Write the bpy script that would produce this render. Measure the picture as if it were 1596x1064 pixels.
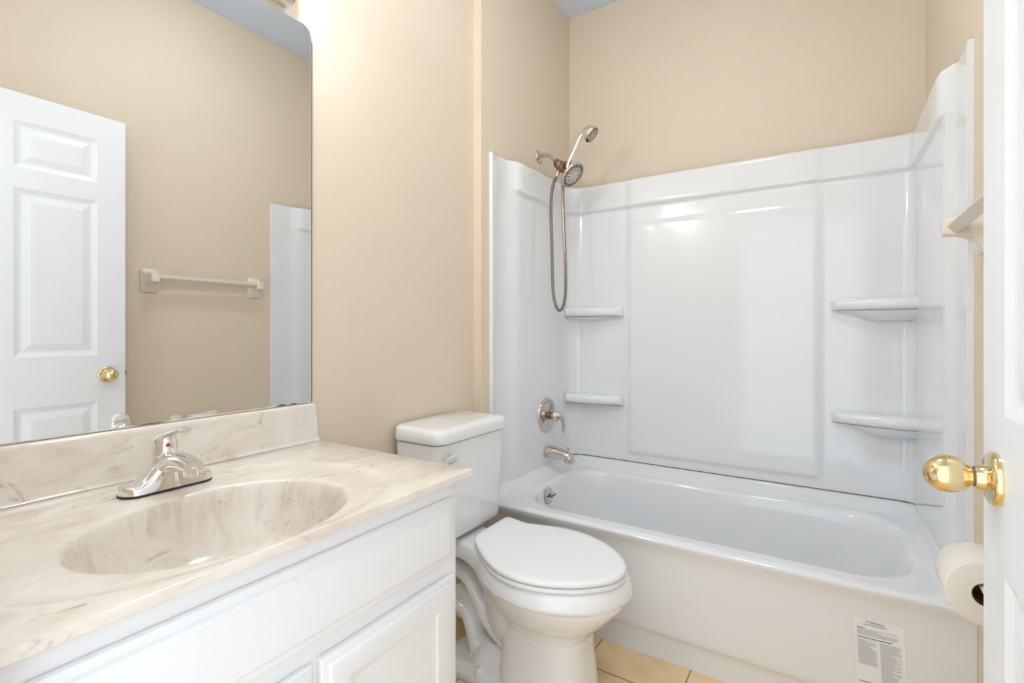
import bpy, bmesh, math, random
from mathutils import Vector, Matrix
random.seed(7)
PI = math.pi
for o in list(bpy.data.objects):
    bpy.data.objects.remove(o, do_unlink=True)
S = bpy.context.scene
COL = S.collection

# ------------------------------------------------------------------ camera
CAM_H = 1.12
F_PX = 776.0
YAW = math.degrees(math.atan((1293.0 - 798.0) / F_PX))
cd = bpy.data.cameras.new('camera')
cd.sensor_width = 36.0
cd.lens = F_PX / 1596.0 * 36.0
cd.shift_y = -18.0 / 1596.0
cd.clip_start = 0.01
cam = bpy.data.objects.new('camera', cd)
cam.location = (0, 0, CAM_H)
cam.rotation_euler = (math.radians(90), 0, math.radians(YAW))
COL.objects.link(cam)
S.camera = cam

# ------------------------------------------------------------------ world, exposure
W = bpy.data.worlds.new('world')
S.world = W
W.use_nodes = True
W.node_tree.nodes['Background'].inputs['Color'].default_value = (0.88, 0.94, 1.0, 1)
W.node_tree.nodes['Background'].inputs['Strength'].default_value = 1.6
S.view_settings.view_transform = 'Standard'
S.view_settings.look = 'None'
S.view_settings.exposure = 0.3
S.view_settings.gamma = 1.0
S.view_settings.use_curve_mapping = False
BULB_STRENGTH = 82.0
CEIL_FILL_STRENGTH = 32.0

# ------------------------------------------------------------------ room numbers (metres)
XV = -1.245      # vanity wall face
XL = -1.207      # tub-side left wall face
XR = 0.313       # right wall face
YB = 2.48        # back wall face
YF = 0.125       # door-side wall face
YC = 1.657       # where the tub wall steps out from the vanity wall
ZC = 2.83        # ceiling
COUNTER = 0.808

# ------------------------------------------------------------------ materials
def new_mat(name):
    m = bpy.data.materials.new(name)
    m.use_nodes = True
    nt = m.node_tree
    return m, nt, nt.nodes['Principled BSDF']

def srgb(r, g, b):
    f = lambda c: c / 12.92 if c <= 0.04045 else ((c + 0.055) / 1.055) ** 2.4
    return (f(r / 255), f(g / 255), f(b / 255), 1)

def simple(name, col, rough=0.5, metal=0.0, spec=0.5, coat=0.0, bump=0.0, bscale=60.0, trans=0.0, sss=0.0):
    m, nt, b = new_mat(name)
    b.inputs['Base Color'].default_value = col
    b.inputs['Roughness'].default_value = rough
    b.inputs['Metallic'].default_value = metal
    b.inputs['Specular IOR Level'].default_value = spec
    b.inputs['Coat Weight'].default_value = coat
    b.inputs['Coat Roughness'].default_value = 0.05
    b.inputs['Transmission Weight'].default_value = trans
    tc = nt.nodes.new('ShaderNodeTexCoord')
    n = nt.nodes.new('ShaderNodeTexNoise')
    n.inputs['Scale'].default_value = bscale
    n.inputs['Detail'].default_value = 3
    nt.links.new(tc.outputs['Object'], n.inputs['Vector'])
    if bump:
        bp = nt.nodes.new('ShaderNodeBump')
        bp.inputs['Strength'].default_value = bump
        bp.inputs['Distance'].default_value = 0.002
        nt.links.new(n.outputs['Fac'], bp.inputs['Height'])
        nt.links.new(bp.outputs['Normal'], b.inputs['Normal'])
    else:
        mr = nt.nodes.new('ShaderNodeMapRange')
        mr.inputs['To Min'].default_value = max(0.0, rough - 0.02)
        mr.inputs['To Max'].default_value = rough + 0.02
        nt.links.new(n.outputs['Fac'], mr.inputs['Value'])
        nt.links.new(mr.outputs['Result'], b.inputs['Roughness'])
    return m

def wall_paint(name, col):
    m, nt, b = new_mat(name)
    b.inputs['Roughness'].default_value = 0.55
    b.inputs['Specular IOR Level'].default_value = 0.35
    tc = nt.nodes.new('ShaderNodeTexCoord')
    n1 = nt.nodes.new('ShaderNodeTexNoise'); n1.inputs['Scale'].default_value = 125; n1.inputs['Detail'].default_value = 4
    n2 = nt.nodes.new('ShaderNodeTexNoise'); n2.inputs['Scale'].default_value = 2.2; n2.inputs['Detail'].default_value = 2
    nt.links.new(tc.outputs['Object'], n1.inputs['Vector'])
    nt.links.new(tc.outputs['Object'], n2.inputs['Vector'])
    mx = nt.nodes.new('ShaderNodeMixRGB')
    mx.inputs['Color1'].default_value = tuple(c * 0.97 for c in col[:3]) + (1,)
    mx.inputs['Color2'].default_value = tuple(min(1, c * 1.03) for c in col[:3]) + (1,)
    nt.links.new(n2.outputs['Fac'], mx.inputs['Fac'])
    nt.links.new(mx.outputs['Color'], b.inputs['Base Color'])
    bp = nt.nodes.new('ShaderNodeBump')
    bp.inputs['Strength'].default_value = 0.42
    bp.inputs['Distance'].default_value = 0.003
    nt.links.new(n1.outputs['Fac'], bp.inputs['Height'])
    nt.links.new(bp.outputs['Normal'], b.inputs['Normal'])
    return m

M = {}
M['wall'] = wall_paint('beige_wall_paint', srgb(231, 215, 193))
M['ceiling'] = simple('ceiling_paint', srgb(222, 234, 252), 0.8, bump=0.25, bscale=90)
M['trim'] = simple('white_trim_paint', srgb(240, 240, 242), 0.35, bump=0.04, bscale=40)
M['door'] = simple('white_door_paint', srgb(242, 243, 246), 0.38, bump=0.05, bscale=50)
M['cabinet'] = simple('white_cabinet_paint', srgb(240, 241, 243), 0.38, bump=0.03, bscale=50)
M['porcelain'] = simple('white_porcelain', srgb(243, 243, 244), 0.08, spec=0.55, coat=0.4)
M['plastic'] = simple('white_seat_plastic', srgb(246, 246, 246), 0.3)
M['acrylic'] = simple('white_tub_acrylic', srgb(240, 241, 243), 0.095, spec=0.5, coat=0.3)
M['chrome'] = simple('polished_chrome', (0.86, 0.85, 0.83, 1), 0.06, metal=1)
M['nickel'] = simple('warm_nickel', (0.66, 0.59, 0.53, 1), 0.10, metal=1)
M['tarnish'] = simple('tarnished_brown_metal', (0.24, 0.155, 0.10, 1), 0.3, metal=0.85)
M['hose'] = simple('ribbed_hose_metal', (0.42, 0.35, 0.29, 1), 0.3, metal=1)
M['brass'] = simple('polished_brass', (0.82, 0.66, 0.37, 1), 0.11, metal=1)
M['dark'] = simple('dark_rubber', (0.02, 0.016, 0.013, 1), 0.5)
M['face'] = simple('spray_face_satin', (0.62, 0.56, 0.50, 1), 0.3, metal=0.7)
M['caulk'] = simple('brown_caulk', srgb(120, 104, 88), 0.8)
M['bone'] = simple('bone_ceramic', srgb(238, 227, 211), 0.16, coat=0.3)
M['bonebar'] = simple('bone_plastic_bar', srgb(222, 210, 192), 0.3)
M['paper'] = simple('toilet_paper', srgb(243, 236, 226), 0.9, bump=0.3, bscale=160)
M['core'] = simple('cardboard_core', srgb(112, 70, 42), 0.85)
M['red'] = simple('red_enamel', (0.55, 0.02, 0.02, 1), 0.3)
M['label'] = simple('sticker_paper', srgb(246, 247, 247), 0.5)
M['ink'] = simple('sticker_ink', srgb(92, 92, 94), 0.6)
M['inkgrey'] = simple('sticker_fine_print', srgb(180, 182, 184), 0.6)
M['edge'] = simple('polished_glass_edge', (0.86, 0.88, 0.87, 1), 0.25, metal=0.3, spec=0.8)
M['mirror'] = simple('mirror_silver', (0.80, 0.81, 0.81, 1), 0.0, metal=1)
M['mirror'].node_tree.nodes['Principled BSDF'].inputs['Roughness'].default_value = 0.0
for l in list(M['mirror'].node_tree.links):
    if l.to_socket.name == 'Roughness':
        M['mirror'].node_tree.links.remove(l)
M['blackedge'] = simple('desilvered_edge', (0.04, 0.03, 0.025, 1), 0.5)

def emit(name, col, s):
    m = bpy.data.materials.new(name); m.use_nodes = True
    nt = m.node_tree
    b = nt.nodes['Principled BSDF']
    b.inputs['Base Color'].default_value = (0.9, 0.9, 0.88, 1)
    b.inputs['Emission Color'].default_value = col
    b.inputs['Emission Strength'].default_value = s
    return m
M['bulb'] = emit('lit_bulb_glass', (0.88, 0.95, 1.0, 1), BULB_STRENGTH)
M['dome'] = emit('ceiling_fill_dome', (0.86, 0.94, 1.0, 1), CEIL_FILL_STRENGTH)  # glow of the added fill dome

def marble(name, streaks=False):
    m, nt, b = new_mat(name)
    b.inputs['Roughness'].default_value = 0.16
    b.inputs['Coat Weight'].default_value = 0.25
    b.inputs['Coat Roughness'].default_value = 0.06
    tc = nt.nodes.new('ShaderNodeTexCoord')
    mp = nt.nodes.new('ShaderNodeMapping')
    mp.inputs['Scale'].default_value = (5.5, 3.0, 4.0)
    mp.inputs['Rotation'].default_value = (0.3, 0.2, 0.7)
    nt.links.new(tc.outputs['Object'], mp.inputs['Vector'])
    n = nt.nodes.new('ShaderNodeTexNoise')
    n.inputs['Scale'].default_value = 1.7; n.inputs['Detail'].default_value = 8
    n.inputs['Roughness'].default_value = 0.62; n.inputs['Distortion'].default_value = 1.6
    nt.links.new(mp.outputs['Vector'], n.inputs['Vector'])
    r = nt.nodes.new('ShaderNodeValToRGB')
    e = r.color_ramp.elements
    e[0].position = 0.26; e[0].color = srgb(206, 193, 178)
    e[1].position = 0.60; e[1].color = srgb(239, 230, 219)
    x = e.new(0.40); x.color = srgb(228, 216, 203)
    x = e.new(0.50); x.color = srgb(235, 225, 213)
    x = e.new(0.78); x.color = srgb(243, 236, 228)
    nt.links.new(n.outputs['Fac'], r.inputs['Fac'])
    # thin darker wisps
    n2 = nt.nodes.new('ShaderNodeTexNoise')
    n2.inputs['Scale'].default_value = 2.6; n2.inputs['Detail'].default_value = 9
    n2.inputs['Roughness'].default_value = 0.68; n2.inputs['Distortion'].default_value = 2.4
    nt.links.new(mp.outputs['Vector'], n2.inputs['Vector'])
    r2 = nt.nodes.new('ShaderNodeValToRGB')
    r2.color_ramp.elements[0].position = 0.30; r2.color_ramp.elements[0].color = (1, 1, 1, 1)
    r2.color_ramp.elements[1].position = 0.40; r2.color_ramp.elements[1].color = (0, 0, 0, 1)
    nt.links.new(n2.outputs['Fac'], r2.inputs['Fac'])
    sc = nt.nodes.new('ShaderNodeMath'); sc.operation = 'MULTIPLY'; sc.inputs[1].default_value = 0.75
    nt.links.new(r2.outputs['Color'], sc.inputs[0])
    mx = nt.nodes.new('ShaderNodeMixRGB')
    mx.inputs['Color2'].default_value = srgb(166, 145, 124)
    nt.links.new(sc.outputs['Value'], mx.inputs['Fac'])
    nt.links.new(r.outputs['Color'], mx.inputs['Color1'])
    last = mx
    if streaks:
        mp2 = nt.nodes.new('ShaderNodeMapping')
        mp2.inputs['Scale'].default_value = (20, 20, 1.3)
        nt.links.new(tc.outputs['Object'], mp2.inputs['Vector'])
        n3 = nt.nodes.new('ShaderNodeTexNoise'); n3.inputs['Scale'].default_value = 1.6; n3.inputs['Detail'].default_value = 5
        n3.inputs['Roughness'].default_value = 0.6
        nt.links.new(mp2.outputs['Vector'], n3.inputs['Vector'])
        r3 = nt.nodes.new('ShaderNodeValToRGB')
        r3.color_ramp.elements[0].position = 0.50; r3.color_ramp.elements[0].color = (0, 0, 0, 1)
        r3.color_ramp.elements[1].position = 0.72; r3.color_ramp.elements[1].color = (0.42, 0.42, 0.42, 1)
        nt.links.new(n3.outputs['Fac'], r3.inputs['Fac'])
        mx2 = nt.nodes.new('ShaderNodeMixRGB')
        mx2.inputs['Color2'].default_value = srgb(182, 164, 142)
        nt.links.new(r3.outputs['Color'], mx2.inputs['Fac'])
        nt.links.new(last.outputs['Color'], mx2.inputs['Color1'])
        last = mx2
    nt.links.new(last.outputs['Color'], b.inputs['Base Color'])
    return m
M['marble'] = marble('cream_cultured_marble')
M['basin'] = marble('stained_cream_marble', True)

def tile():
    m, nt, b = new_mat('tan_floor_tile')
    b.inputs['Roughness'].default_value = 0.35
    tc = nt.nodes.new('ShaderNodeTexCoord')
    mp = nt.nodes.new('ShaderNodeMapping')
    mp.inputs['Location'].default_value = (0.385, -1.54, 0)
    nt.links.new(tc.outputs['Object'], mp.inputs['Vector'])
    br = nt.nodes.new('ShaderNodeTexBrick')
    br.offset = 0.0
    br.inputs['Scale'].default_value = 1.0
    br.inputs['Brick Width'].default_value = 0.31
    br.inputs['Row Height'].default_value = 0.31
    br.inputs['Mortar Size'].default_value = 0.003
    br.inputs['Mortar Smooth'].default_value = 0.2
    br.inputs['Color1'].default_value = srgb(250, 222, 176)
    br.inputs['Color2'].default_value = srgb(247, 217, 169)
    br.inputs['Mortar'].default_value = srgb(178, 140, 92)
    nt.links.new(mp.outputs['Vector'], br.inputs['Vector'])
    n = nt.nodes.new('ShaderNodeTexNoise'); n.inputs['Scale'].default_value = 9; n.inputs['Detail'].default_value = 6
    nt.links.new(tc.outputs['Object'], n.inputs['Vector'])
    r = nt.nodes.new('ShaderNodeValToRGB')
    r.color_ramp.elements[0].position = 0.35; r.color_ramp.elements[0].color = (0.88, 0.84, 0.78, 1)
    r.color_ramp.elements[1].position = 0.62; r.color_ramp.elements[1].color = (1, 1, 1, 1)
    nt.links.new(n.outputs['Fac'], r.inputs['Fac'])
    mx = nt.nodes.new('ShaderNodeMixRGB'); mx.blend_type = 'MULTIPLY'; mx.inputs['Fac'].default_value = 0.8
    nt.links.new(br.outputs['Color'], mx.inputs['Color1'])
    nt.links.new(r.outputs['Color'], mx.inputs['Color2'])
    nt.links.new(mx.outputs['Color'], b.inputs['Base Color'])
    bp = nt.nodes.new('ShaderNodeBump'); bp.inputs['Strength'].default_value = 0.5; bp.inputs['Distance'].default_value = 0.002; bp.invert = True
    nt.links.new(br.outputs['Fac'], bp.inputs['Height'])
    nt.links.new(bp.outputs['Normal'], b.inputs['Normal'])
    return m
M['tile'] = tile()

# ------------------------------------------------------------------ helpers
def thing(name, label, cat, loc, group=None, kind=None):
    o = bpy.data.objects.new(name, None)
    o.empty_display_size = 0.05
    o.location = loc
    COL.objects.link(o)
    o['label'] = label; o['category'] = cat
    if group: o['group'] = group
    if kind: o['kind'] = kind
    return o

def wloc(o):
    v = Vector((0, 0, 0))
    while o is not None:
        v += o.location; o = o.parent
    return v

def obj(name, bm, mat, parent=None, smooth=35, label=None, mats=None, recalc=True):
    if recalc:
        bmesh.ops.recalc_face_normals(bm, faces=bm.faces[:])
    me = bpy.data.meshes.new(name)
    off = wloc(parent) if parent is not None else Vector((0, 0, 0))
    if off.length:
        bmesh.ops.translate(bm, verts=bm.verts[:], vec=-off)
    bm.to_mesh(me); bm.free()
    o = bpy.data.objects.new(name, me)
    COL.objects.link(o)
    if mats:
        for m in mats: me.materials.append(m)
    else:
        me.materials.append(mat)
    if smooth:
        me.shade_smooth()
        if smooth < 180:
            me.set_sharp_from_angle(angle=math.radians(smooth))
    if parent is not None:
        o.parent = parent
    if label: o['label'] = label
    return o

def structure(name, bm, mat, smooth=0, label=None, cat=None, parent=None):
    o = obj(name, bm, mat, parent, smooth)
    if parent is None:
        o['kind'] = 'structure'
        if label: o['label'] = label
        if cat: o['category'] = cat
    return o

def tag(o, label, cat, group=None):
    o['label'] = label; o['category'] = cat
    if group: o['group'] = group
    return o

def box(bm, x0, x1, y0, y1, z0, z1, bev=0.0, seg=2):
    t = bmesh.new()
    bmesh.ops.create_cube(t, size=1)
    bmesh.ops.scale(t, vec=(x1 - x0, y1 - y0, z1 - z0), verts=t.verts[:])
    bmesh.ops.translate(t, vec=((x0 + x1) / 2, (y0 + y1) / 2, (z0 + z1) / 2), verts=t.verts[:])
    if bev:
        bmesh.ops.bevel(t, geom=t.edges[:], offset=bev, segments=seg, profile=0.5, affect='EDGES')
    merge(bm, t)
    return bm

def merge(bm, t):
    vm = {}
    for v in t.verts: vm[v] = bm.verts.new(v.co)
    for f in t.faces:
        try: bm.faces.new([vm[v] for v in f.verts])
        except ValueError: pass
    t.free()

def loft(bm, rings, cap0=True, cap1=True, closed=True):
    vs = [[bm.verts.new(p) for p in r] for r in rings]
    n = len(vs[0])
    for a, b in zip(vs[:-1], vs[1:]):
        for i in range(n if closed else n - 1):
            j = (i + 1) % n
            bm.faces.new((a[i], a[j], b[j], b[i]))
    if cap0: bm.faces.new(vs[0][::-1])
    if cap1: bm.faces.new(vs[-1])
    return vs

def frame_of(d):
    d = Vector(d).normalized()
    up = Vector((0, 0, 1)) if abs(d.z) < 0.95 else Vector((1, 0, 0))
    a = d.cross(up).normalized()
    b = a.cross(d).normalized()
    return d, a, b

def lathe(bm, origin, axis, prof, seg=40, sx=1.0, sy=1.0, cap0=True, cap1=True):
    """prof: (distance along axis, radius)"""
    o = Vector(origin); d, a, b = frame_of(axis)
    rings = []
    for t, r in prof:
        r = max(r, 1e-5)
        rings.append([o + d * t + a * (r * sx * math.cos(2 * PI * i / seg)) + b * (r * sy * math.sin(2 * PI * i / seg)) for i in range(seg)])
    loft(bm, rings, cap0, cap1)

def smooth_path(pts, n=8):
    P = [Vector(p) for p in pts]
    P = [P[0] * 2 - P[1]] + P + [P[-1] * 2 - P[-2]]
    out = []
    for i in range(1, len(P) - 2):
        p0, p1, p2, p3 = P[i - 1:i + 3]
        for k in range(n):
            t = k / n
            out.append(0.5 * ((2 * p1) + (p2 - p0) * t + (2 * p0 - 5 * p1 + 4 * p2 - p3) * t * t + (3 * p1 - p0 - 3 * p2 + p3) * t ** 3))
    out.append(P[-2].copy())
    return out

def tube(bm, pts, rad, seg=14, caps=True, up=None):
    """rad: float, list, or function of 0..1; may return (ra, rb)"""
    P = [Vector(p) for p in pts]
    n = len(P)
    T = [(P[min(i + 1, n - 1)] - P[max(i - 1, 0)]).normalized() for i in range(n)]
    if up is None:
        _, a, b = frame_of(T[0])
    else:
        a = T[0].cross(Vector(up)).normalized(); b = a.cross(T[0]).normalized()
    rings = []
    for i in range(n):
        if i:
            q = T[i - 1].rotation_difference(T[i])
            a = q @ a; b = q @ b
        r = rad(i / (n - 1)) if callable(rad) else (rad[i] if isinstance(rad, (list, tuple)) else rad)
        ra, rb = r if isinstance(r, (tuple, list)) else (r, r)
        rings.append([P[i] + a * (ra * math.cos(2 * PI * k / seg)) + b * (rb * math.sin(2 * PI * k / seg)) for k in range(seg)])
    loft(bm, rings, caps, caps)

def rrect(cx, cy, hx, hy, r, z, n=6):
    """rounded rectangle ring in the XY plane (counter clockwise)"""
    r = min(r, hx, hy)
    pts = []
    for q, (sx, sy) in enumerate(((1, 1), (-1, 1), (-1, -1), (1, -1))):
        for k in range(n + 1):
            a = PI / 2 * q + PI / 2 * k / n
            pts.append(Vector((cx + sx * (hx - r) + r * math.cos(a), cy + sy * (hy - r) + r * math.sin(a), z)))
    return pts

def rrect_x(x, cy, cz, hy, hz, r, n=5):
    return [Vector((x, p.x, p.y)) for p in rrect(cy, cz, hy, hz, r, 0, n)]

def sst(a, b, x):
    t = max(0.0, min(1.0, (x - a) / (b - a)))
    return t * t * (3 - 2 * t)

def panel_grid(rects, w, h, rings, put, bm):
    """Flat w x h face with moulded panels let into it.
    rects: (u0,u1,v0,v1); rings: list of (inset, depth); put(u,v,d) -> point"""
    us = sorted({0.0, w} | {r[0] for r in rects} | {r[1] for r in rects})
    vs = sorted({0.0, h} | {r[2] for r in rects} | {r[3] for r in rects})
    cache = {}
    def V(u, v, d):
        k = (round(u, 5), round(v, 5), round(d, 5))
        if k not in cache: cache[k] = bm.verts.new(put(u, v, d))
        return cache[k]
    for i in range(len(us) - 1):
        for j in range(len(vs) - 1):
            u0, u1, v0, v1 = us[i], us[i + 1], vs[j], vs[j + 1]
            um, vm = (u0 + u1) / 2, (v0 + v1) / 2
            if any(r[0] < um < r[1] and r[2] < vm < r[3] for r in rects): continue
            bm.faces.new((V(u0, v0, 0), V(u1, v0, 0), V(u1, v1, 0), V(u0, v1, 0)))
    for r in rects:
        # boundary vertices of the hole may include grid splits; use straight corners plus splits
        prev = None
        ub = [u for u in us if r[0] <= u <= r[1]]; vb = [v for v in vs if r[2] <= v <= r[3]]
        for ins, dep in rings:
            fu = lambda u: r[0] + ins + (u - r[0]) / (r[1] - r[0]) * (r[1] - r[0] - 2 * ins)
            fv = lambda v: r[2] + ins + (v - r[2]) / (r[3] - r[2]) * (r[3] - r[2] - 2 * ins)
            loop = [(u, r[2]) for u in ub[:-1]] + [(r[1], v) for v in vb[:-1]] + [(u, r[3]) for u in ub[:0:-1]] + [(r[0], v) for v in vb[:0:-1]]
            cur = [V(fu(u), fv(v), dep) for u, v in loop]
            if prev:
                n = len(cur)
                for k in range(n):
                    q = (k + 1) % n
                    bm.faces.new((prev[k], prev[q], cur[q], cur[k]))
            prev = cur
        bm.faces.new(prev)

# ------------------------------------------------------------------ the room
def room():
    T = 0.12
    b = bmesh.new(); box(b, XV - T, XR + T, YF - T, YB + T, -0.08, 0.0); structure('floor', b, M['tile'])
    b = bmesh.new(); box(b, XV - T, XR + T, YF - T, YB + T, ZC, ZC + 0.08); structure('ceiling', b, M['ceiling'])
    # vanity wall with the tub wall that steps out past the toilet
    b = bmesh.new()
    prof = [(XV - T, YF - T), (XV, YF - T), (XV, YC), (XL, YC), (XL, YB + T), (XV - T, YB + T)]
    loft(b, [[Vector((x, y, 0)) for x, y in prof], [Vector((x, y, ZC)) for x, y in prof]])
    structure('wall_left', b, M['wall'])
    b = bmesh.new(); box(b, XL, XR, YB, YB + T, 0, ZC); structure('wall_back', b, M['wall'])
    b = bmesh.new(); box(b, XR, XR + T, YF - T, YB + T, 0, ZC); structure('wall_right', b, M['wall'])
    # door-side wall around the doorway
    dx0, dx1, dz = -0.665, 0.222, 2.06
    b = bmesh.new()
    prof = [(XV, 0), (dx0, 0), (dx0, dz), (dx1, dz), (dx1, 0), (XR, 0), (XR, ZC), (XV, ZC)]
    loft(b, [[Vector((x, YF, z)) for x, z in prof], [Vector((x, YF - T, z)) for x, z in prof]])
    structure('wall_front', b, M['wall'])
    # door lining
    b = bmesh.new()
    box(b, dx0, dx0 + 0.018, YF - T, YF, 0, dz - 0.018)
    box(b, dx1 - 0.002, dx1 + 0.0, YF - T, YF, 0, dz - 0.018)
    box(b, dx0, dx1, YF - T, YF, dz - 0.018, dz)
    structure('trim_1', b, M['trim'])
room()

def ceiling_fill_lamp():  # added lamp above the frame, evens out and brightens the room
    t = thing('added_ceiling_fill', 'added round white ceiling dome out of view, fills the bathroom with light', 'light', (-0.45, 1.20, ZC))
    b = bmesh.new(); lathe(b, (-0.45, 1.20, ZC - 0.001), (0, 0, -1), [(0, 0.15), (0.018, 0.15), (0.022, 0.146)], 48); obj('base', b, M['trim'], t)
    b = bmesh.new()
    lathe(b, (-0.45, 1.20, ZC - 0.023), (0, 0, -1), [(0.0, 0.138)] + [(0.055 * math.sin(a), 0.138 * math.cos(a)) for a in [PI / 2 * k / 10 for k in range(1, 11)]], 48)
    obj('dome', b, M['dome'], t)
ceiling_fill_lamp()

# ------------------------------------------------------------------ the door
DX, DY0, DY1, DZ0, DZ1, DT = 0.183, 0.137, 0.949, 0.012, 2.045, 0.035
def door():
    t = bpy.data.objects.new('door_1', None); t.location = (DX + DT, DY0, 0); COL.objects.link(t)
    t['kind'] = 'structure'; t['category'] = 'door'
    t['label'] = 'white six panel door standing open along the right wall'
    w, h = DY1 - DY0, DZ1 - DZ0
    cols = [(0.099, 0.363), (0.449, 0.712)]
    rows = [(0.22, 0.813), (1.012, 1.676), (1.754, 1.939)]
    rects = [(c[0], c[1], r[0] - DZ0, r[1] - DZ0) for c in cols for r in rows]
    rings = [(0, 0), (0.013, 0.0055), (0.020, 0.0075), (0.025, 0.0075), (0.049, 0.0015), (0.052, 0.001)]
    b = bmesh.new()
    panel_grid(rects, w, h, rings, lambda u, v, d: Vector((DX + d, DY0 + u, DZ0 + v)), b)
    panel_grid(rects, w, h, rings, lambda u, v, d: Vector((DX + DT - d, DY0 + u, DZ0 + v)), b)
    us = sorted({0.0, w} | {r[0] for r in rects} | {r[1] for r in rects})
    vs = sorted({0.0, h} | {r[2] for r in rects} | {r[3] for r in rects})
    P = lambda x, u, v: Vector((x, DY0 + u, DZ0 + v))
    for u0, u1 in zip(us[:-1], us[1:]):
        for v in (0.0, h):
            b.faces.new([b.verts.new(p) for p in (P(DX, u0, v), P(DX, u1, v), P(DX + DT, u1, v), P(DX + DT, u0, v))])
    for v0, v1 in zip(vs[:-1], vs[1:]):
        for u in (0.0, w):
            b.faces.new([b.verts.new(p) for p in (P(DX, u, v0), P(DX, u, v1), P(DX + DT, u, v1), P(DX + DT, u, v0))])
    bmesh.ops.remove_doubles(b, verts=b.verts[:], dist=1e-5)
    obj('door_leaf', b, M['door'], t, smooth=0)
    ky, kz = 0.881, 0.927
    for sgn, x0 in ((-1, DX), (1, DX + DT)):
        b = bmesh.new()
        lathe(b, (x0, ky, kz), (sgn, 0, 0), [(0, 0.0345), (0.005, 0.0345), (0.008, 0.033), (0.010, 0.029), (0.011, 0.0185), (0.013, 0.0165), (0.022, 0.0150), (0.0225, 0.0150)], 44)
        k = obj('door_knob', b, M['brass'], t, smooth=40)
        b = bmesh.new()
        lathe(b, (x0, ky, kz), (sgn, 0, 0), [(0.0215, 0.0115), (0.0225, 0.0128), (0.0245, 0.0128), (0.0255, 0.0118)], 36)
        obj('knob_collar', b, M['tarnish'], k)
        b = bmesh.new()
        L = 0.049 if sgn < 0 else 0.045
        pr = [(0.0252, 0.0125), (0.029, 0.0135)]
        for i in range(1, 15):
            s = i / 14
            pr.append((0.029 + L * s, 0.0255 * (math.sin(PI * (0.20 + 0.80 * s) ** 0.92)) ** 0.72 if s < 1 else 0.0005))
        pr = [(0.0252, 0.0135), (0.027, 0.0140), (0.030, 0.0165), (0.034, 0.0198), (0.039, 0.0226), (0.045, 0.0245), (0.051, 0.0250), (0.057, 0.0243), (0.063, 0.0222), (0.068, 0.0188), (0.072, 0.0145), (0.0748, 0.0095), (0.0762, 0.005), (0.0766, 0.0006)]
        lathe(b, (x0, ky, kz), (sgn, 0, 0), pr, 48)
        obj('knob_grip', b, M['brass'], k, smooth=60)
    b = bmesh.new(); box(b, DX + 0.006, DX + DT - 0.006, DY1 - 0.001, DY1 + 0.0015, kz - 0.028, kz + 0.028, 0.0006)
    lp = obj('latch_plate', b, M['brass'], t)
    b = bmesh.new(); box(b, DX + 0.012, DX + DT - 0.012, DY1 + 0.0012, DY1 + 0.009, kz - 0.009, kz + 0.009, 0.002)
    obj('latch_bolt', b, M['tarnish'], lp)
    for z in (0.25, 1.02, 1.80):
        b = bmesh.new(); lathe(b, (DX + DT + 0.002, DY0 - 0.0035, z - 0.045), (0, 0, 1), [(0, 0.0052), (0.09, 0.0052)], 14)
        obj('hinge', b, M['brass'], t)
door()

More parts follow.
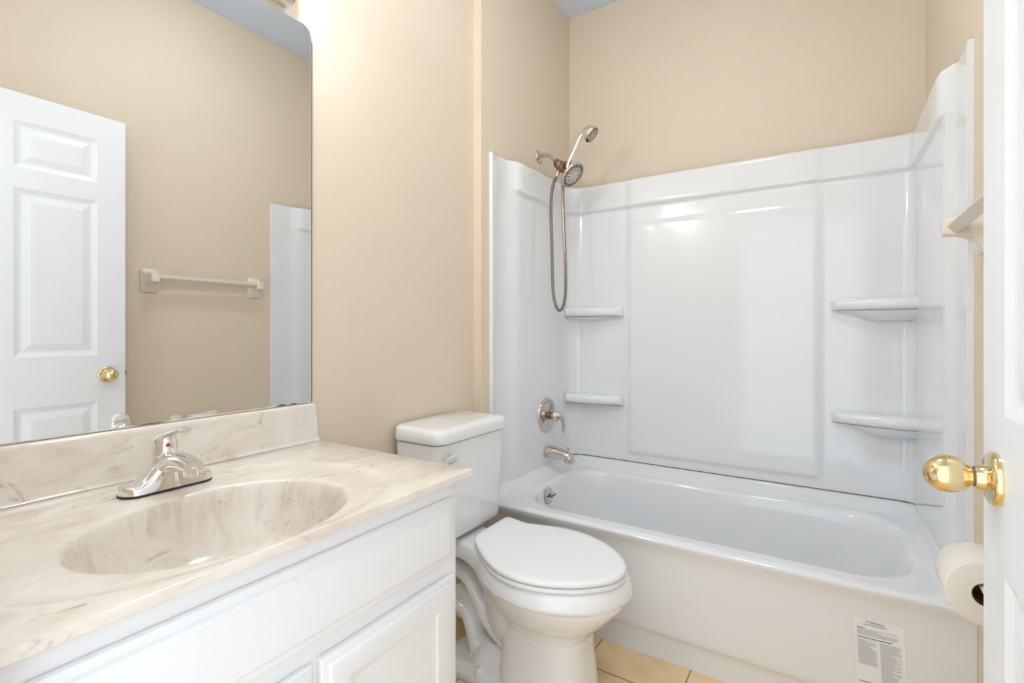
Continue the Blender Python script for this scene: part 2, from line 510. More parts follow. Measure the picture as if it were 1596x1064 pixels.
# ------------------------------------------------------------------ vanity
def vanity():
    t = thing('vanity_cabinet', 'white painted vanity cabinet under the cream marble sink top', 'cabinet', (-0.96, 0.5, 0))
    x1 = -0.700; y0, y1 = YF + 0.004, 0.867; zt = COUNTER - 0.017
    b = bmesh.new()
    box(b, XV + 0.002, x1 - 0.019, y1 - 0.018, y1 - 0.0012, 0.0, zt, 0.001)
    box(b, XV + 0.002, x1 - 0.019, y0, y0 + 0.018, 0.0, zt, 0.001)
    box(b, XV + 0.002, x1 - 0.019, y0 + 0.018, y1 - 0.018, 0.10, 0.118)
    box(b, XV + 0.002, XV + 0.008, y0 + 0.018, y1 - 0.018, 0.118, zt)
    obj('carcass', b, M['cabinet'], t)
    b = bmesh.new()
    st = [(y0, y0 + 0.036), (0.502 - 0.018, 0.502 + 0.018), (y1 - 0.036, y1)]
    box(b, x1 - 0.019, x1, st[0][0], st[0][1], 0.095, zt, 0.0022)
    box(b, x1 - 0.019, x1, st[2][0], st[2][1], 0.0, zt, 0.0035)
    box(b, x1 - 0.019, x1, st[1][0], st[1][1], 0.12, 0.60, 0.0012)
    for z0, z1 in ((0.095, 0.135), (0.575, 0.635), (0.735, zt)):
        box(b, x1 - 0.019, x1 - 0.0004, st[0][1] - 0.003, st[2][0] + 0.003, z0, z1)
    obj('face_frame', b, M['cabinet'], t)
    b = bmesh.new(); box(b, x1 - 0.09, x1 - 0.075, y0 + 0.018, y1 - 0.018, 0.0, 0.097); obj('toe_kick', b, M['cabinet'], t)
    # false drawer front: a board with a wide stepped, rounded edge
    def board(y0, y1, z0, z1, prof, inner=None):
        b = bmesh.new()
        def ring(ins, d):
            return [Vector((x1 + d, y, z)) for y, z in ((y0 + ins, z0 + ins), (y1 - ins, z0 + ins), (y1 - ins, z1 - ins), (y0 + ins, z1 - ins))]
        loft(b, [ring(i, d) for i, d in prof])
        return b
    edge = [(0.004, 0.0002), (0.0, 0.0006), (0.0, 0.005), (0.002, 0.008), (0.006, 0.0095), (0.013, 0.0105), (0.016, 0.0135), (0.020, 0.0155), (0.026, 0.016)]
    obj('drawer_front', board(0.158, 0.848, 0.622, 0.757, edge), M['cabinet'], t, smooth=30)
    dr = [(0.004, 0.0002), (0.0, 0.0006), (0.0, 0.009), (0.002, 0.012), (0.006, 0.0135), (0.012, 0.0145), (0.015, 0.017), (0.019, 0.018), (0.052, 0.018), (0.056, 0.0165), (0.060, 0.0125), (0.064, 0.0118), (0.068, 0.0105), (0.072, 0.0105)]
    for a, c in ((0.158, 0.494), (0.510, 0.845)):
        obj('cabinet_door', board(a, c, 0.118, 0.590, dr), M['cabinet'], t, smooth=30)
vanity()

SCX, SCY, SAX, SAY = -0.875, 0.457, 0.170, 0.213
def countertop():
    t = thing('countertop', 'cream marbled vanity countertop with oval sink and backsplash', 'countertop', (-0.96, 0.51, COUNTER - 0.015))
    x0, x1, y0, y1 = XV + 0.001, -0.675, YF + 0.003, 0.897
    N = 144
    def rect_r(c, s, m=0.0):
        rx = ((x1 - m) - SCX) / c if c > 1e-6 else ((x0 + m) - SCX) / c if c < -1e-6 else 1e9
        ry = ((y1 - m) - SCY) / s if s > 1e-6 else ((y0 + m) - SCY) / s if s < -1e-6 else 1e9
        return min(rx, ry)
    angs = [2 * PI * i / N for i in range(N)]
    for cx, cy in ((x0, y0), (x0, y1), (x1, y0), (x1, y1)):   # hit the corners exactly
        a = math.atan2(cy - SCY, cx - SCX) % (2 * PI)
        k = min(range(N), key=lambda i: abs(angs[i] - a)); angs[k] = a
    def ell(a, ax, ay):
        c, s = math.cos(a), math.sin(a)
        return 1 / math.sqrt((c / ax) ** 2 + (s / ay) ** 2)
    def ringr(a):     # outer drip ring: roomy towards the wall, tight at the front
        c = math.cos(a)
        ax = 0.292 if c < 0 else 0.192
        n = 2.3; s = math.sin(a)
        return 1 / ((abs(c) / ax) ** n + (abs(s) / 0.315) ** n) ** (1 / n)
    Z = COUNTER
    rows = []
    def row(fr, z):
        r = []
        for a in angs:
            d = fr(a); zz = z(a) if callable(z) else z
            r.append(Vector((SCX + d * math.cos(a), SCY + d * math.sin(a), zz)))
        rows.append(r)
    R0 = lambda a: ell(a, SAX, SAY)
    G = lambda a: min(ringr(a), rect_r(math.cos(a), math.sin(a), 0.010))
    zr = Z - 0.0048
    row(lambda a: R0(a), zr - 0.006)
    row(lambda a: R0(a) + 0.002, zr - 0.0028)
    row(lambda a: R0(a) + 0.006, zr - 0.0008)
    row(lambda a: R0(a) + 0.012, zr)
    row(lambda a: max(R0(a) + 0.0125, R0(a) + (G(a) - R0(a)) * 0.55), zr)
    row(lambda a: max(R0(a) + 0.013, G(a) - 0.014), zr)
    row(lambda a: max(R0(a) + 0.0135, G(a) - 0.006), zr + 0.0022)
    row(lambda a: max(R0(a) + 0.014, G(a)), Z + 0.0004)
    row(lambda a: min(max(R0(a) + 0.0145, G(a) + 0.008), rect_r(math.cos(a), math.sin(a), 0.004)), Z)
    row(lambda a: rect_r(math.cos(a), math.sin(a), 0.0028), Z)
    row(lambda a: rect_r(math.cos(a), math.sin(a), 0.0008), Z - 0.0008)
    row(lambda a: rect_r(math.cos(a), math.sin(a), 0.0), Z - 0.003)
    row(lambda a: rect_r(math.cos(a), math.sin(a), 0.0), Z - 0.0145)
    row(lambda a: rect_r(math.cos(a), math.sin(a), 0.002), Z - 0.016)
    row(lambda a: R0(a) + 0.012, Z - 0.016)
    b = bmesh.new(); loft(b, rows, False, False)
    obj('slab', b, M['marble'], t, smooth=40)
    # basin
    b = bmesh.new(); rows = []
    for f, d in ((1.0, 0.006), (0.985, 0.012), (0.965, 0.03), (0.935, 0.055), (0.88, 0.085), (0.78, 0.112), (0.62, 0.130), (0.40, 0.140), (0.14, 0.144)):
        row(lambda a, f=f: R0(a) * f, zr - d)
    inner = rows[:]
    out = []
    for f, d in ((0.14, 0.152), (0.45, 0.150), (0.68, 0.140), (0.86, 0.122), (0.95, 0.095), (1.0, 0.06), (1.03, 0.014)):
        out.append([Vector((SCX + R0(a) * f * math.cos(a), SCY + R0(a) * f * math.sin(a), zr - d)) for a in angs])
    loft(b, inner + out, False, False)
    bs = obj('sink_basin', b, M['basin'], t, smooth=60)
    b = bmesh.new()
    lathe(b, (SCX, SCY, zr - 0.150), (0, 0, 1), [(0, 0.022), (0.004, 0.0235), (0.0075, 0.0235), (0.0085, 0.021), (0.0065, 0.018), (0.006, 0.005)], 32)
    obj('drain', b, M['chrome'], bs)
    # backsplash with a leaning end
    b = bmesh.new()
    xa, xb = XV + 0.001, XV + 0.020
    def rr(z, ye, xf):
        return [Vector((xa, y0, z)), Vector((xf, y0, z)), Vector((xf, ye - 0.004, z)), Vector((xf - 0.003, ye, z)), Vector((xa, ye, z))]
    loft(b, [rr(Z + 0.0002, 0.902, xb + 0.006), rr(Z + 0.003, 0.9015, xb + 0.0025), rr(Z + 0.010, 0.900, xb), rr(Z + 0.097, 0.892, xb), rr(Z + 0.1025, 0.890, xb - 0.002), rr(Z + 0.1055, 0.888, xb - 0.006)])
    obj('backsplash', b, M['marble'], t, smooth=50)
countertop()

def faucet():
    fx, fy, z = -1.125, 0.472, COUNTER - 0.0032
    t = thing('sink_faucet', 'chrome single lever faucet on the marble sink top', 'faucet', (fx, fy, z))
    # sculpted deck plate: wide low wings that sweep up to the centre
    b = bmesh.new()
    n = 33; rings = []
    for i in range(n):
        s = -1 + 2 * i / (n - 1)
        y = fy + 0.0815 * s
        u = abs(s)
        hw = 0.031 * math.sqrt(max(0.02, 1 - max(0, (u - 0.62) / 0.38) ** 2.2)) - 0.002 * (1 - u)
        ht = 0.015 + 0.038 * (1 - sst(0.0, 0.74, u)) + 0.003 * (1 - u)
        r = []
        prof = [(-1, 0.0), (-1.0, 0.50), (-0.97, 0.72), (-0.88, 0.91), (-0.70, 1.0), (0.0, 1.02), (0.70, 1.0), (0.88, 0.91), (0.97, 0.72), (1.0, 0.50), (1.0, 0.0)]
        for px, pz in prof:
            r.append(Vector((fx + px * hw * (1 - 0.34 * pz * (1 - u)), y, z + 0.003 + pz * ht)))
        rings.append(r)
    loft(b, rings)
    obj('base_plate', b, M['chrome'], t, smooth=50)
    b = bmesh.new()
    loft(b, [rrect(fx, fy, 0.031 - i, 0.082 - i, 0.028, z + h) for i, h in ((0.0, 0.0), (0.0, 0.0018), (0.002, 0.0030))])
    obj('gasket', b, M['dark'], t)
    # spout
    b = bmesh.new()
    pts = smooth_path([(fx - 0.012, fy, z + 0.026), (fx + 0.015, fy, z + 0.047), (fx + 0.045, fy, z + 0.058), (fx + 0.078, fy, z + 0.060), (fx + 0.108, fy, z + 0.055)], 6)
    tube(b, pts, lambda s: (0.0265 - 0.007 * s, 0.021 - 0.0095 * s), 20, up=(0, 0, 1))
    sp = obj('spout', b, M['chrome'], t, smooth=50)
    b = bmesh.new(); lathe(b, (fx + 0.096, fy, z + 0.056), (0.08, 0, -1), [(0, 0.0125), (0.018, 0.0125), (0.020, 0.0115), (0.021, 0.008), (0.018, 0.006)], 28)
    obj('aerator', b, M['chrome'], sp)
    # neck and lever handle
    b = bmesh.new(); lathe(b, (fx - 0.012, fy, z + 0.035), (0, 0, 1), [(0, 0.0255), (0.015, 0.0235), (0.024, 0.0222), (0.0245, 0.0212), (0.0262, 0.0212), (0.0266, 0.0225), (0.030, 0.0228)], 36)
    obj('neck', b, M['chrome'], t, smooth=45)
    b = bmesh.new()
    hz = z + 0.0652
    lathe(b, (fx - 0.012, fy, hz), (0.05, 0.03, 1), [(0, 0.0228), (0.010, 0.0226), (0.022, 0.0218), (0.031, 0.0195), (0.037, 0.0145), (0.0405, 0.007), (0.041, 0.0005)], 36)
    pts = smooth_path([(fx - 0.016, fy - 0.001, hz + 0.029), (fx - 0.002, fy + 0.002, hz + 0.036), (fx + 0.016, fy + 0.008, hz + 0.044), (fx + 0.033, fy + 0.013, hz + 0.050), (fx + 0.043, fy + 0.016, hz + 0.050)], 6)
    tube(b, pts, lambda s: (0.018 - 0.006 * s + 0.0015 * math.sin(PI * s), 0.0085 - 0.0035 * s), 16, up=(0, 0, 1))
    h = obj('lever_handle', b, M['chrome'], t, smooth=50)
    b = bmesh.new(); lathe(b, (fx + 0.0085, fy - 0.0025, hz + 0.020), (0.97, -0.18, 0.12), [(0, 0.0042), (0.0016, 0.0042), (0.0022, 0.0034)], 20)
    obj('hot_cold_dot', b, M['red'], h, label='red hot and cold dot')
    b = bmesh.new(); tube(b, [(fx - 0.030, fy, z + 0.03), (fx - 0.030, fy, z + 0.062)], 0.0022, 10); lathe(b, (fx - 0.030, fy, z + 0.062), (0, 0, 1), [(0, 0.002), (0.001, 0.0045), (0.004, 0.005), (0.007, 0.003), (0.008, 0.0005)], 16)
    obj('lift_rod', b, M['chrome'], t)
faucet()

# ------------------------------------------------------------------ mirror and vanity light
def mirror():
    t = thing('wall_mirror', 'large frameless mirror above the vanity with rounded top corner', 'mirror', (XV, 0.51, 0.914))
    y0, y1, z0, z1, r = YF + 0.006, 0.886, 0.9152, 1.978, 0.030
    def ring(x, ins):
        pts = [Vector((x, y0 + ins, z0 + ins)), Vector((x, y1 - ins, z0 + ins))]
        for k in range(9):
            a = PI / 2 * k / 8
            pts.append(Vector((x, y1 - r + (r - ins) * math.cos(a), z1 - r + (r - ins) * math.sin(a))))
        for k in range(9):
            a = PI / 2 + PI / 2 * k / 8
            pts.append(Vector((x, y0 + r + (r - ins) * math.cos(a), z1 - r + (r - ins) * math.sin(a))))
        return pts
    b = bmesh.new()
    loft(b, [ring(XV + 0.0006, 0.0), ring(XV + 0.0040, 0.0), ring(XV + 0.0056, 0.0030)], True, False)
    obj('polished_edge', b, M['edge'], t)
    b = bmesh.new(); b.faces.new([b.verts.new(p) for p in ring(XV + 0.0056, 0.0030)])
    obj('silvered_glass', b, M['mirror'], t, smooth=0)
    # desilvered specks along the foot and side of the glass
    for ya, yb, h in ((0.778, 0.812, 0.0042), (0.814, 0.842, 0.0026), (0.455, 0.52, 0.0018)):
        b = bmesh.new()
        n = 10; up = []; lo = []
        for k in range(n + 1):
            q = k / n
            lo.append(b.verts.new((XV + 0.0059, ya + (yb - ya) * q, z0 + 0.0012)))
            up.append(b.verts.new((XV + 0.0059, ya + (yb - ya) * q, z0 + 0.0014 + h * math.sin(PI * q) * (0.7 + 0.5 * random.random()))))
        for k in range(n):
            b.faces.new((lo[k], lo[k + 1], up[k + 1], up[k]))
        obj('dark_edge_stain', b, M['blackedge'], t, smooth=0, label='black desilvered spot on the lower edge')
    b = bmesh.new(); box(b, XV + 0.0008, XV + 0.0052, y1 - 0.0004, y1 + 0.0012, z0, z1 - r - 0.01)
    obj('dark_side_edge', b, M['blackedge'], t, smooth=0)
mirror()

def vanity_light():
    t = thing('vanity_light', 'chrome vanity light bar mounted on wall above the mirror', 'light', (XV, 0.51, 1.99))
    b = bmesh.new(); box(b, XV + 0.001, XV + 0.042, 0.205, 0.812, 1.992, 2.15, 0.004)
    obj('back_plate', b, M['chrome'], t)
    for y in (0.30, 0.675):
        b = bmesh.new(); lathe(b, (XV + 0.042, y, 2.085), (1, 0, 0), [(0, 0.033), (0.006, 0.032), (0.012, 0.024), (0.030, 0.0195), (0.074, 0.0195)], 32)
        so = obj('socket', b, M['chrome'], t)
        b = bmesh.new()
        r = 0.040
        pr = [(0.114 - 0.0395, 0.012), (0.114 - 0.036, 0.0165)] + [(0.114 - r * math.cos(a), r * math.sin(a)) for a in [0.50 + (PI - 0.50) * k / 14 for k in range(1, 15)]]
        lathe(b, (XV + 0.042, y, 2.085), (1, 0, 0), pr, 32)
        obj('globe_bulb', b, M['bulb'], so, smooth=60)
vanity_light()

# ------------------------------------------------------------------ toilet
TY = 1.375
ROT = math.radians(-4.0)
def rotp(p, c=(-1.0, 1.385)):
    x, y = p.x - c[0], p.y - c[1]
    return Vector((c[0] + x * math.cos(ROT) - y * math.sin(ROT), c[1] + x * math.sin(ROT) + y * math.cos(ROT), p.z))

def egg(x0, lf, lb, w, z, nf=2.0, nb=2.4, n=48, yc=TY):
    pts = []
    for i in range(n):
        a = 2 * PI * i / n
        c, s = math.cos(a), math.sin(a)
        e = nf if c >= 0 else nb
        l = lf if c >= 0 else lb
        pts.append(Vector((x0 + l * math.copysign(abs(c) ** (2 / e), c), yc + w * math.copysign(abs(s) ** (2 / e), s), z)))
    return pts

def toilet():
    t = thing('toilet', 'white two piece toilet with closed lid between vanity and bathtub', 'toilet', (-0.85, TY, 0))
    b = bmesh.new()
    # bowl with overhanging rim band and pedestal
    U = TY - 0.012
    rings = [
        egg(-0.715, 0.140, 0.150, 0.114, 0.000, 2.8, 4.5), egg(-0.715, 0.138, 0.150, 0.115, 0.02, 2.8, 4.5),
        egg(-0.715, 0.128, 0.148, 0.108, 0.10, 2.8, 4.5), egg(-0.715, 0.120, 0.147, 0.103, 0.18, 2.7, 4.2),
        egg(-0.715, 0.122, 0.150, 0.104, 0.22, 2.4, 3.4), egg(-0.715, 0.142, 0.170, 0.114, 0.25, 2.2, 2.8),
        egg(-0.715, 0.180, 0.196, 0.138, 0.285, 2.1, 2.5, yc=U), egg(-0.715, 0.212, 0.220, 0.157, 0.32, 2.05, 2.4, yc=U),
        egg(-0.715, 0.232, 0.236, 0.168, 0.345, 2.0, 2.4, yc=U), egg(-0.715, 0.236, 0.242, 0.172, 0.362, 2.0, 2.4, yc=U), egg(-0.715, 0.236, 0.242, 0.172, 0.385, 2.0, 2.4, yc=U)]
    loft(b, rings)
    # back shell of the bowl (sump) that swells behind the pedestal edge
    t2 = bmesh.new()
    bmesh.ops.create_uvsphere(t2, u_segments=28, v_segments=18, radius=1)
    bmesh.ops.scale(t2, vec=(0.120, 0.098, 0.155), verts=t2.verts[:])
    bmesh.ops.translate(t2, vec=(-0.842, TY - 0.004, 0.262), verts=t2.verts[:])
    merge(b, t2)
    # trapway with a thin casting web between its two legs
    TP = TY - 0.018
    path = smooth_path([(-0.86, TP, 0.118), (-0.905, TP, 0.140), (-0.947, TP, 0.172), (-0.985, TP, 0.222), (-1.022, TP, 0.272), (-1.065, TP, 0.294), (-1.115, TP, 0.290), (-1.152, TP, 0.258), (-1.150, TP, 0.212), (-1.115, TP, 0.183), (-1.065, TP, 0.175), (-1.030, TP, 0.152), (-1.010, TP, 0.105), (-0.995, TP, 0.055), (-0.985, TP, 0.012)], 6)
    tube(b, path, lambda q: (0.040, 0.0275), 20)
    box(b, -1.10, -0.985, TP - 0.004, TP + 0.03, 0.12, 0.235, 0.004)
    loft(b, [rrect(-1.155, TP, hx, hy, 0.025, z, 6) for z, hx, hy in ((0.25, 0.03, 0.045), (0.30, 0.034, 0.055), (0.36, 0.045, 0.075), (0.385, 0.05, 0.08))])
    # foot
    loft(b, [rrect(-0.965, TY, hx, hy, r, z, 8) for z, hx, hy, r in ((0.0, 0.145, 0.118, 0.06), (0.018, 0.145, 0.118, 0.06), (0.030, 0.138, 0.110, 0.055), (0.040, 0.115, 0.088, 0.05))])
    loft(b, [rrect(-0.90, TY, hx, hy, r, z, 8) for z, hx, hy, r in ((0.0, 0.09, 0.1, 0.05), (0.035, 0.09, 0.098, 0.05), (0.062, 0.085, 0.085, 0.05), (0.085, 0.075, 0.062, 0.045), (0.10, 0.06, 0.04, 0.03))])
    for v in b.verts: v.co = rotp(v.co)
    # rim band and tank deck: one overhanging slab
    left = [(-1.215, 1.303), (-1.13, 1.300), (-1.046, 1.296), (-1.0, 1.284), (-0.941, 1.250), (-0.880, 1.203), (-0.818, 1.171), (-0.753, 1.156), (-0.699, 1.153), (-0.633, 1.164), (-0.575, 1.190), (-0.523, 1.231), (-0.486, 1.288)]
    ax = lambda x: 1.385 - 0.060 * (x + 1.05)
    right = [(x, 2 * ax(x) - y) for x, y in left[::-1]]
    ctrl = left + [(-0.469, 1.350)] + right
    m = len(ctrl)
    cl = smooth_path([(a_, b_, 0) for a_, b_ in ctrl[-2:] + ctrl + ctrl[:3]], 5)
    band = [(p.x, p.y) for p in cl[10:10 + 5 * m]]
    def bring(ins, z):
        r = []
        nb = len(band)
        for k in range(nb):
            p = Vector(band[k - 1]); q = Vector(band[(k + 1) % nb])
            d = (q - p).normalized()
            r.append(Vector((band[k][0] - d.y * ins, band[k][1] + d.x * ins, z)))
        return r
    loft(b, [bring(0.016, 0.358), bring(0.006, 0.3605), bring(0.0, 0.366), bring(0.0, 0.373), bring(0.003, 0.386), bring(0.008, 0.400), bring(0.013, 0.409), bring(0.022, 0.413)])
    bo = obj('bowl', b, M['porcelain'], t, smooth=180)
    md = bo.modifiers.new('fuse', 'REMESH'); md.mode = 'VOXEL'; md.voxel_size = 0.0045; md.use_smooth_shade = True
    ms = bo.modifiers.new('soften', 'SMOOTH'); ms.factor = 0.5; ms.iterations = 3
    for s in (-1, 1):
        p = rotp(Vector((-0.925, TY + s * 0.096, 0.022)))
        b = bmesh.new(); lathe(b, p, (0, 0, 1), [(0, 0.018), (0.018, 0.0175), (0.026, 0.015), (0.031, 0.009), (0.033, 0.0005)], 28)
        obj('bolt_cap', b, M['plastic'], t, smooth=60)
    # seat and lid share an outline
    ctrl = [(-0.979, 1.311), (-0.986, 1.338), (-0.988, 1.40), (-0.989, 1.490), (-0.981, 1.512), (-0.955, 1.511), (-0.925, 1.503), (-0.893, 1.501), (-0.85, 1.512), (-0.79, 1.528), (-0.735, 1.532), (-0.680, 1.526), (-0.6, 1.494), (-0.535, 1.445), (-0.496, 1.390), (-0.483, 1.342), (-0.490, 1.298), (-0.517, 1.255), (-0.58, 1.200), (-0.66, 1.164), (-0.735, 1.155), (-0.80, 1.168), (-0.865, 1.203), (-0.923, 1.250), (-0.962, 1.287)]
    m = len(ctrl)
    cl = smooth_path([(a_, b_, 0) for a_, b_ in ctrl[-2:] + ctrl + ctrl[:3]], 5)
    outline = [(p.x, p.y) for p in cl[10:10 + 5 * m]]
    LC = (-0.735, 1.345)
    def oring(k, z):
        return [Vector((LC[0] + (a_ - LC[0]) * (1 - k / 0.25), LC[1] + (b_ - LC[1]) * (1 - k / 0.18), z)) for a_, b_ in outline]
    b = bmesh.new()
    loft(b, [oring(0.006, 0.4125), oring(0.001, 0.4155), oring(0.0, 0.420), oring(0.002, 0.4265), oring(0.010, 0.4285)], True, True)
    obj('seat', b, M['plastic'], t, smooth=50)
    b = bmesh.new()
    loft(b, [oring(0.005, 0.4305), oring(0.001, 0.4325), oring(0.0, 0.4375), oring(0.001, 0.4420), oring(0.004, 0.4450), oring(0.02, 0.4463), oring(0.07, 0.4470)], True, True)
    obj('lid', b, M['plastic'], t, smooth=50)
    for s in (-1, 1):
        q = Vector((-0.984, 1.404 + s * 0.052, 0))
        b = bmesh.new(); lathe(b, (q.x - 0.006, q.y - 0.018, 0.4235), (0, 1, 0), [(0, 0.0), (0.0005, 0.008), (0.004, 0.010), (0.032, 0.010), (0.0355, 0.008), (0.036, 0.0)], 20)
        obj('hinge', b, M['plastic'], t, smooth=60)
    # tank
    b = bmesh.new()
    xb = XV + 0.012
    def tr(z, xf, hy, r):
        cx = (xb + xf) / 2
        return rrect(cx, TY + 0.002, (xf - xb) / 2, hy, r, z, 8)
    loft(b, [tr(0.420, -1.062, 0.140, 0.04), tr(0.428, -1.044, 0.160, 0.035), tr(0.438, -1.036, 0.170, 0.032), tr(0.455, -1.033, 0.174, 0.032), tr(0.60, -1.030, 0.181, 0.034), tr(0.752, -1.026, 0.190, 0.036)])
    obj('tank', b, M['porcelain'], t, smooth=50)
    b = bmesh.new()
    loft(b, [tr(0.7555, -1.024, 0.192, 0.04), tr(0.757, -1.017, 0.198, 0.042), tr(0.762, -1.015, 0.200, 0.042), tr(0.788, -1.016, 0.199, 0.042), tr(0.797, -1.020, 0.195, 0.042), tr(0.801, -1.028, 0.188, 0.04), tr(0.8025, -1.06, 0.16, 0.03)])
    obj('tank_lid', b, M['porcelain'], t, smooth=60)
    # flush lever on the tank front
    yl, zl = 1.245, 0.708
    b = bmesh.new(); lathe(b, (-1.0285, yl, zl), (1, 0, 0), [(0, 0.014), (0.006, 0.0135), (0.010, 0.010)], 24)
    lv = obj('flush_lever', b, M['chrome'], t)
    b = bmesh.new()
    rings = []
    for s, hy_, hz_ in ((0, 0.004, 0.013), (0.1, 0.006, 0.0145), (0.35, 0.007, 0.0145), (0.7, 0.0065, 0.011), (0.92, 0.005, 0.006), (1.0, 0.003, 0.003)):
        y = yl + 0.010 - 0.088 * s; x = -1.011 + 0.006 * math.sin(PI * s * 0.5)
        z = zl + 0.003 - 0.001 * s
        rings.append([Vector((x + hy_ * math.cos(2 * PI * k / 20), y, z + hz_ * math.sin(2 * PI * k / 20))) for k in range(20)])
    loft(b, rings)
    obj('lever_arm', b, M['chrome'], lv, smooth=50)
toilet()

# ------------------------------------------------------------------ bathtub
def bathtub():
    t = thing('bathtub', 'white alcove bathtub with overflow plate and paper sticker on apron', 'bathtub', (-0.45, 2.05, 0))
    xa, xb, ya, yb = -1.203, 0.309, 1.662, 2.474
    cx, cy = (xa + xb) / 2, (ya + yb) / 2
    def ring(x0, x1, y0, y1, r, z, zfun=None, n=12):
        cor = rrect((x0 + x1) / 2, (y0 + y1) / 2, (x1 - x0) / 2, (y1 - y0) / 2, r, z, n)
        pts = []
        for q in range(4):
            pts += cor[q * (n + 1):(q + 1) * (n + 1)]
            a_, b_ = cor[q * (n + 1) + n], cor[((q + 1) % 4) * (n + 1)]
            pts += [a_.lerp(b_, (k / 15) ** (1.6 if q == 3 else 1.0) if q != 1 else 1 - (1 - k / 15) ** 1.6) for k in range(1, 15)]
        if zfun:
            for p in pts: p.z = zfun(p)
        return pts
    front = lambda p: 1 - sst(1.668, 1.745, p.y)        # 1 at the apron, 0 at the walls
    Z = 0.42
    rings = [
        ring(-0.90, -0.05, 1.90, 2.18, 0.10, 0.078),
        ring(-0.98, 0.02, 1.85, 2.23, 0.13, 0.080),
        ring(-1.02, 0.07, 1.815, 2.262, 0.15, 0.098),
        ring(-1.045, 0.11, 1.792, 2.285, 0.17, 0.14),
        ring(-1.060, 0.152, 1.772, 2.302, 0.18, 0.24),
        ring(-1.072, 0.190, 1.757, 2.318, 0.185, 0.36),
        ring(-1.078, 0.206, 1.750, 2.324, 0.19, 0.398),
        ring(-1.083, 0.213, 1.745, 2.329, 0.19, 0.411),
        ring(-1.090, 0.222, 1.737, 2.336, 0.19, 0.4185),
        ring(-1.100, 0.233, 1.728, 2.346, 0.18, 0.4205),
        ring(-1.120, 0.248, 1.700, 2.362, 0.13, 0.421),
        ring(-1.128, 0.253, 1.693, 2.368, 0.11, 0, lambda p: 0.4215 + 0.0015 * (1 - front(p))),
        ring(-1.140, 0.262, 1.684, 2.378, 0.08, 0, lambda p: 0.4215 + 0.006 * (1 - front(p))),
        ring(-1.158, 0.270, 1.674, 2.400, 0.06, 0, lambda p: 0.4205 + 0.020 * (1 - front(p))),
        ring(-1.174, 0.2755, 1.667, 2.428, 0.05, 0, lambda p: 0.4175 + 0.036 * (1 - front(p))),
        ring(-1.182, 0.282, 1.6645, 2.438, 0.03, 0, lambda p: 0.4155 + 0.0415 * (1 - front(p))),
        ring(xa, xb, 1.6625, yb, 0.01, 0, lambda p: 0.413 + 0.0445 * (1 - front(p))),
    ]
    b = bmesh.new()
    loft(b, rings, True, False)
    obj('basin', b, M['acrylic'], t, smooth=60)
    # apron: a height field on the front, its left end set back
    b = bmesh.new()
    zs = [0.0, 0.03, 0.06, 0.078, 0.086, 0.094, 0.10, 0.115, 0.14, 0.20, 0.26, 0.32, 0.35, 0.37, 0.385, 0.395, 0.403, 0.409, 0.4135, 0.4175]
    NX = 60
    X0, X1 = XL + 0.0005, XR - 0.0005
    rows = []
    for z in zs:
        r = []
        for i in range(NX + 1):
            x = X0 + (X1 - X0) * i / NX
            if z < 0.08: y = 1.700 - 0.004 * z / 0.08
            elif z < 0.10: y = 1.696 - 0.012 * sst(0.08, 0.10, z)
            elif z < 0.385: y = 1.684 - 0.006 * (z - 0.10) / 0.285
            else: y = 1.678
            rec = 0.014 * (1 - sst(-0.93, -0.86, x)) * sst(0.09, 0.13, z) * (1 - sst(0.36, 0.395, z))
            y += rec
            if z >= 0.37:
                lip = {0.37: 0.002, 0.385: 0.006, 0.395: 0.0105, 0.403: 0.0135, 0.409: 0.0150, 0.4135: 0.0145, 0.4175: 0.0105}[z]
                y = y - lip
            r.append(Vector((x, y, z)))
        rows.append(r)
    # shelf back under the basin rim so that the sheet has depth
    rows.append([Vector((p.x, 1.674, 0.4188)) for p in rows[-1]])
    rows.append([Vector((p.x, 1.74, 0.4165)) for p in rows[-1]])
    back = [[Vector((p.x, 1.745, z)) for p in rows[0]] for z in (0.395, 0.0)]
    loft(b, rows + back, False, False, closed=False)
    for i in range(1, 3): pass
    obj('apron', b, M['acrylic'], t, smooth=60)
    # overflow plate on the plumbing end
    b = bmesh.new()
    o = Vector((-1.0705, 1.985, 0.372)); d = Vector((1, 0, 0.10))
    lathe(b, o, d, [(0, 0.0365), (0.003, 0.0365), (0.006, 0.034), (0.008, 0.028), (0.009, 0.015), (0.009, 0.001)], 36)
    op = obj('overflow_plate', b, M['nickel'], t)
    b = bmesh.new(); lathe(b, o + Vector((0.009, 0, 0)), d, [(0, 0.005), (0.012, 0.0045), (0.015, 0.003)], 14)
    tube(b, [o + Vector((0.018, -0.024, 0.004)), o + Vector((0.020, -0.01, 0.001)), o + Vector((0.021, 0.01, 0.002)), o + Vector((0.022, 0.026, 0.006))], [0.003, 0.0042, 0.0042, 0.003], 12)
    obj('trip_lever', b, M['tarnish'], op)
    b = bmesh.new(); lathe(b, (-0.93, 2.04, 0.0775), (0, 0, 1), [(0, 0.033), (0.004, 0.033), (0.006, 0.028), (0.004, 0.012)], 32)
    obj('drain', b, M['nickel'], t)
    b = bmesh.new()
    pts = [(-1.105, 2.428, 0.4588), (-1.08, 2.4355, 0.4588), (0.225, 2.4355, 0.4588), (0.258, 2.424, 0.4588)]
    tube(b, pts, 0.0014, 8)
    obj('caulk_line', b, M['caulk'], t, label='brown caulk line')
    # installation sticker
    sy = 1.6815
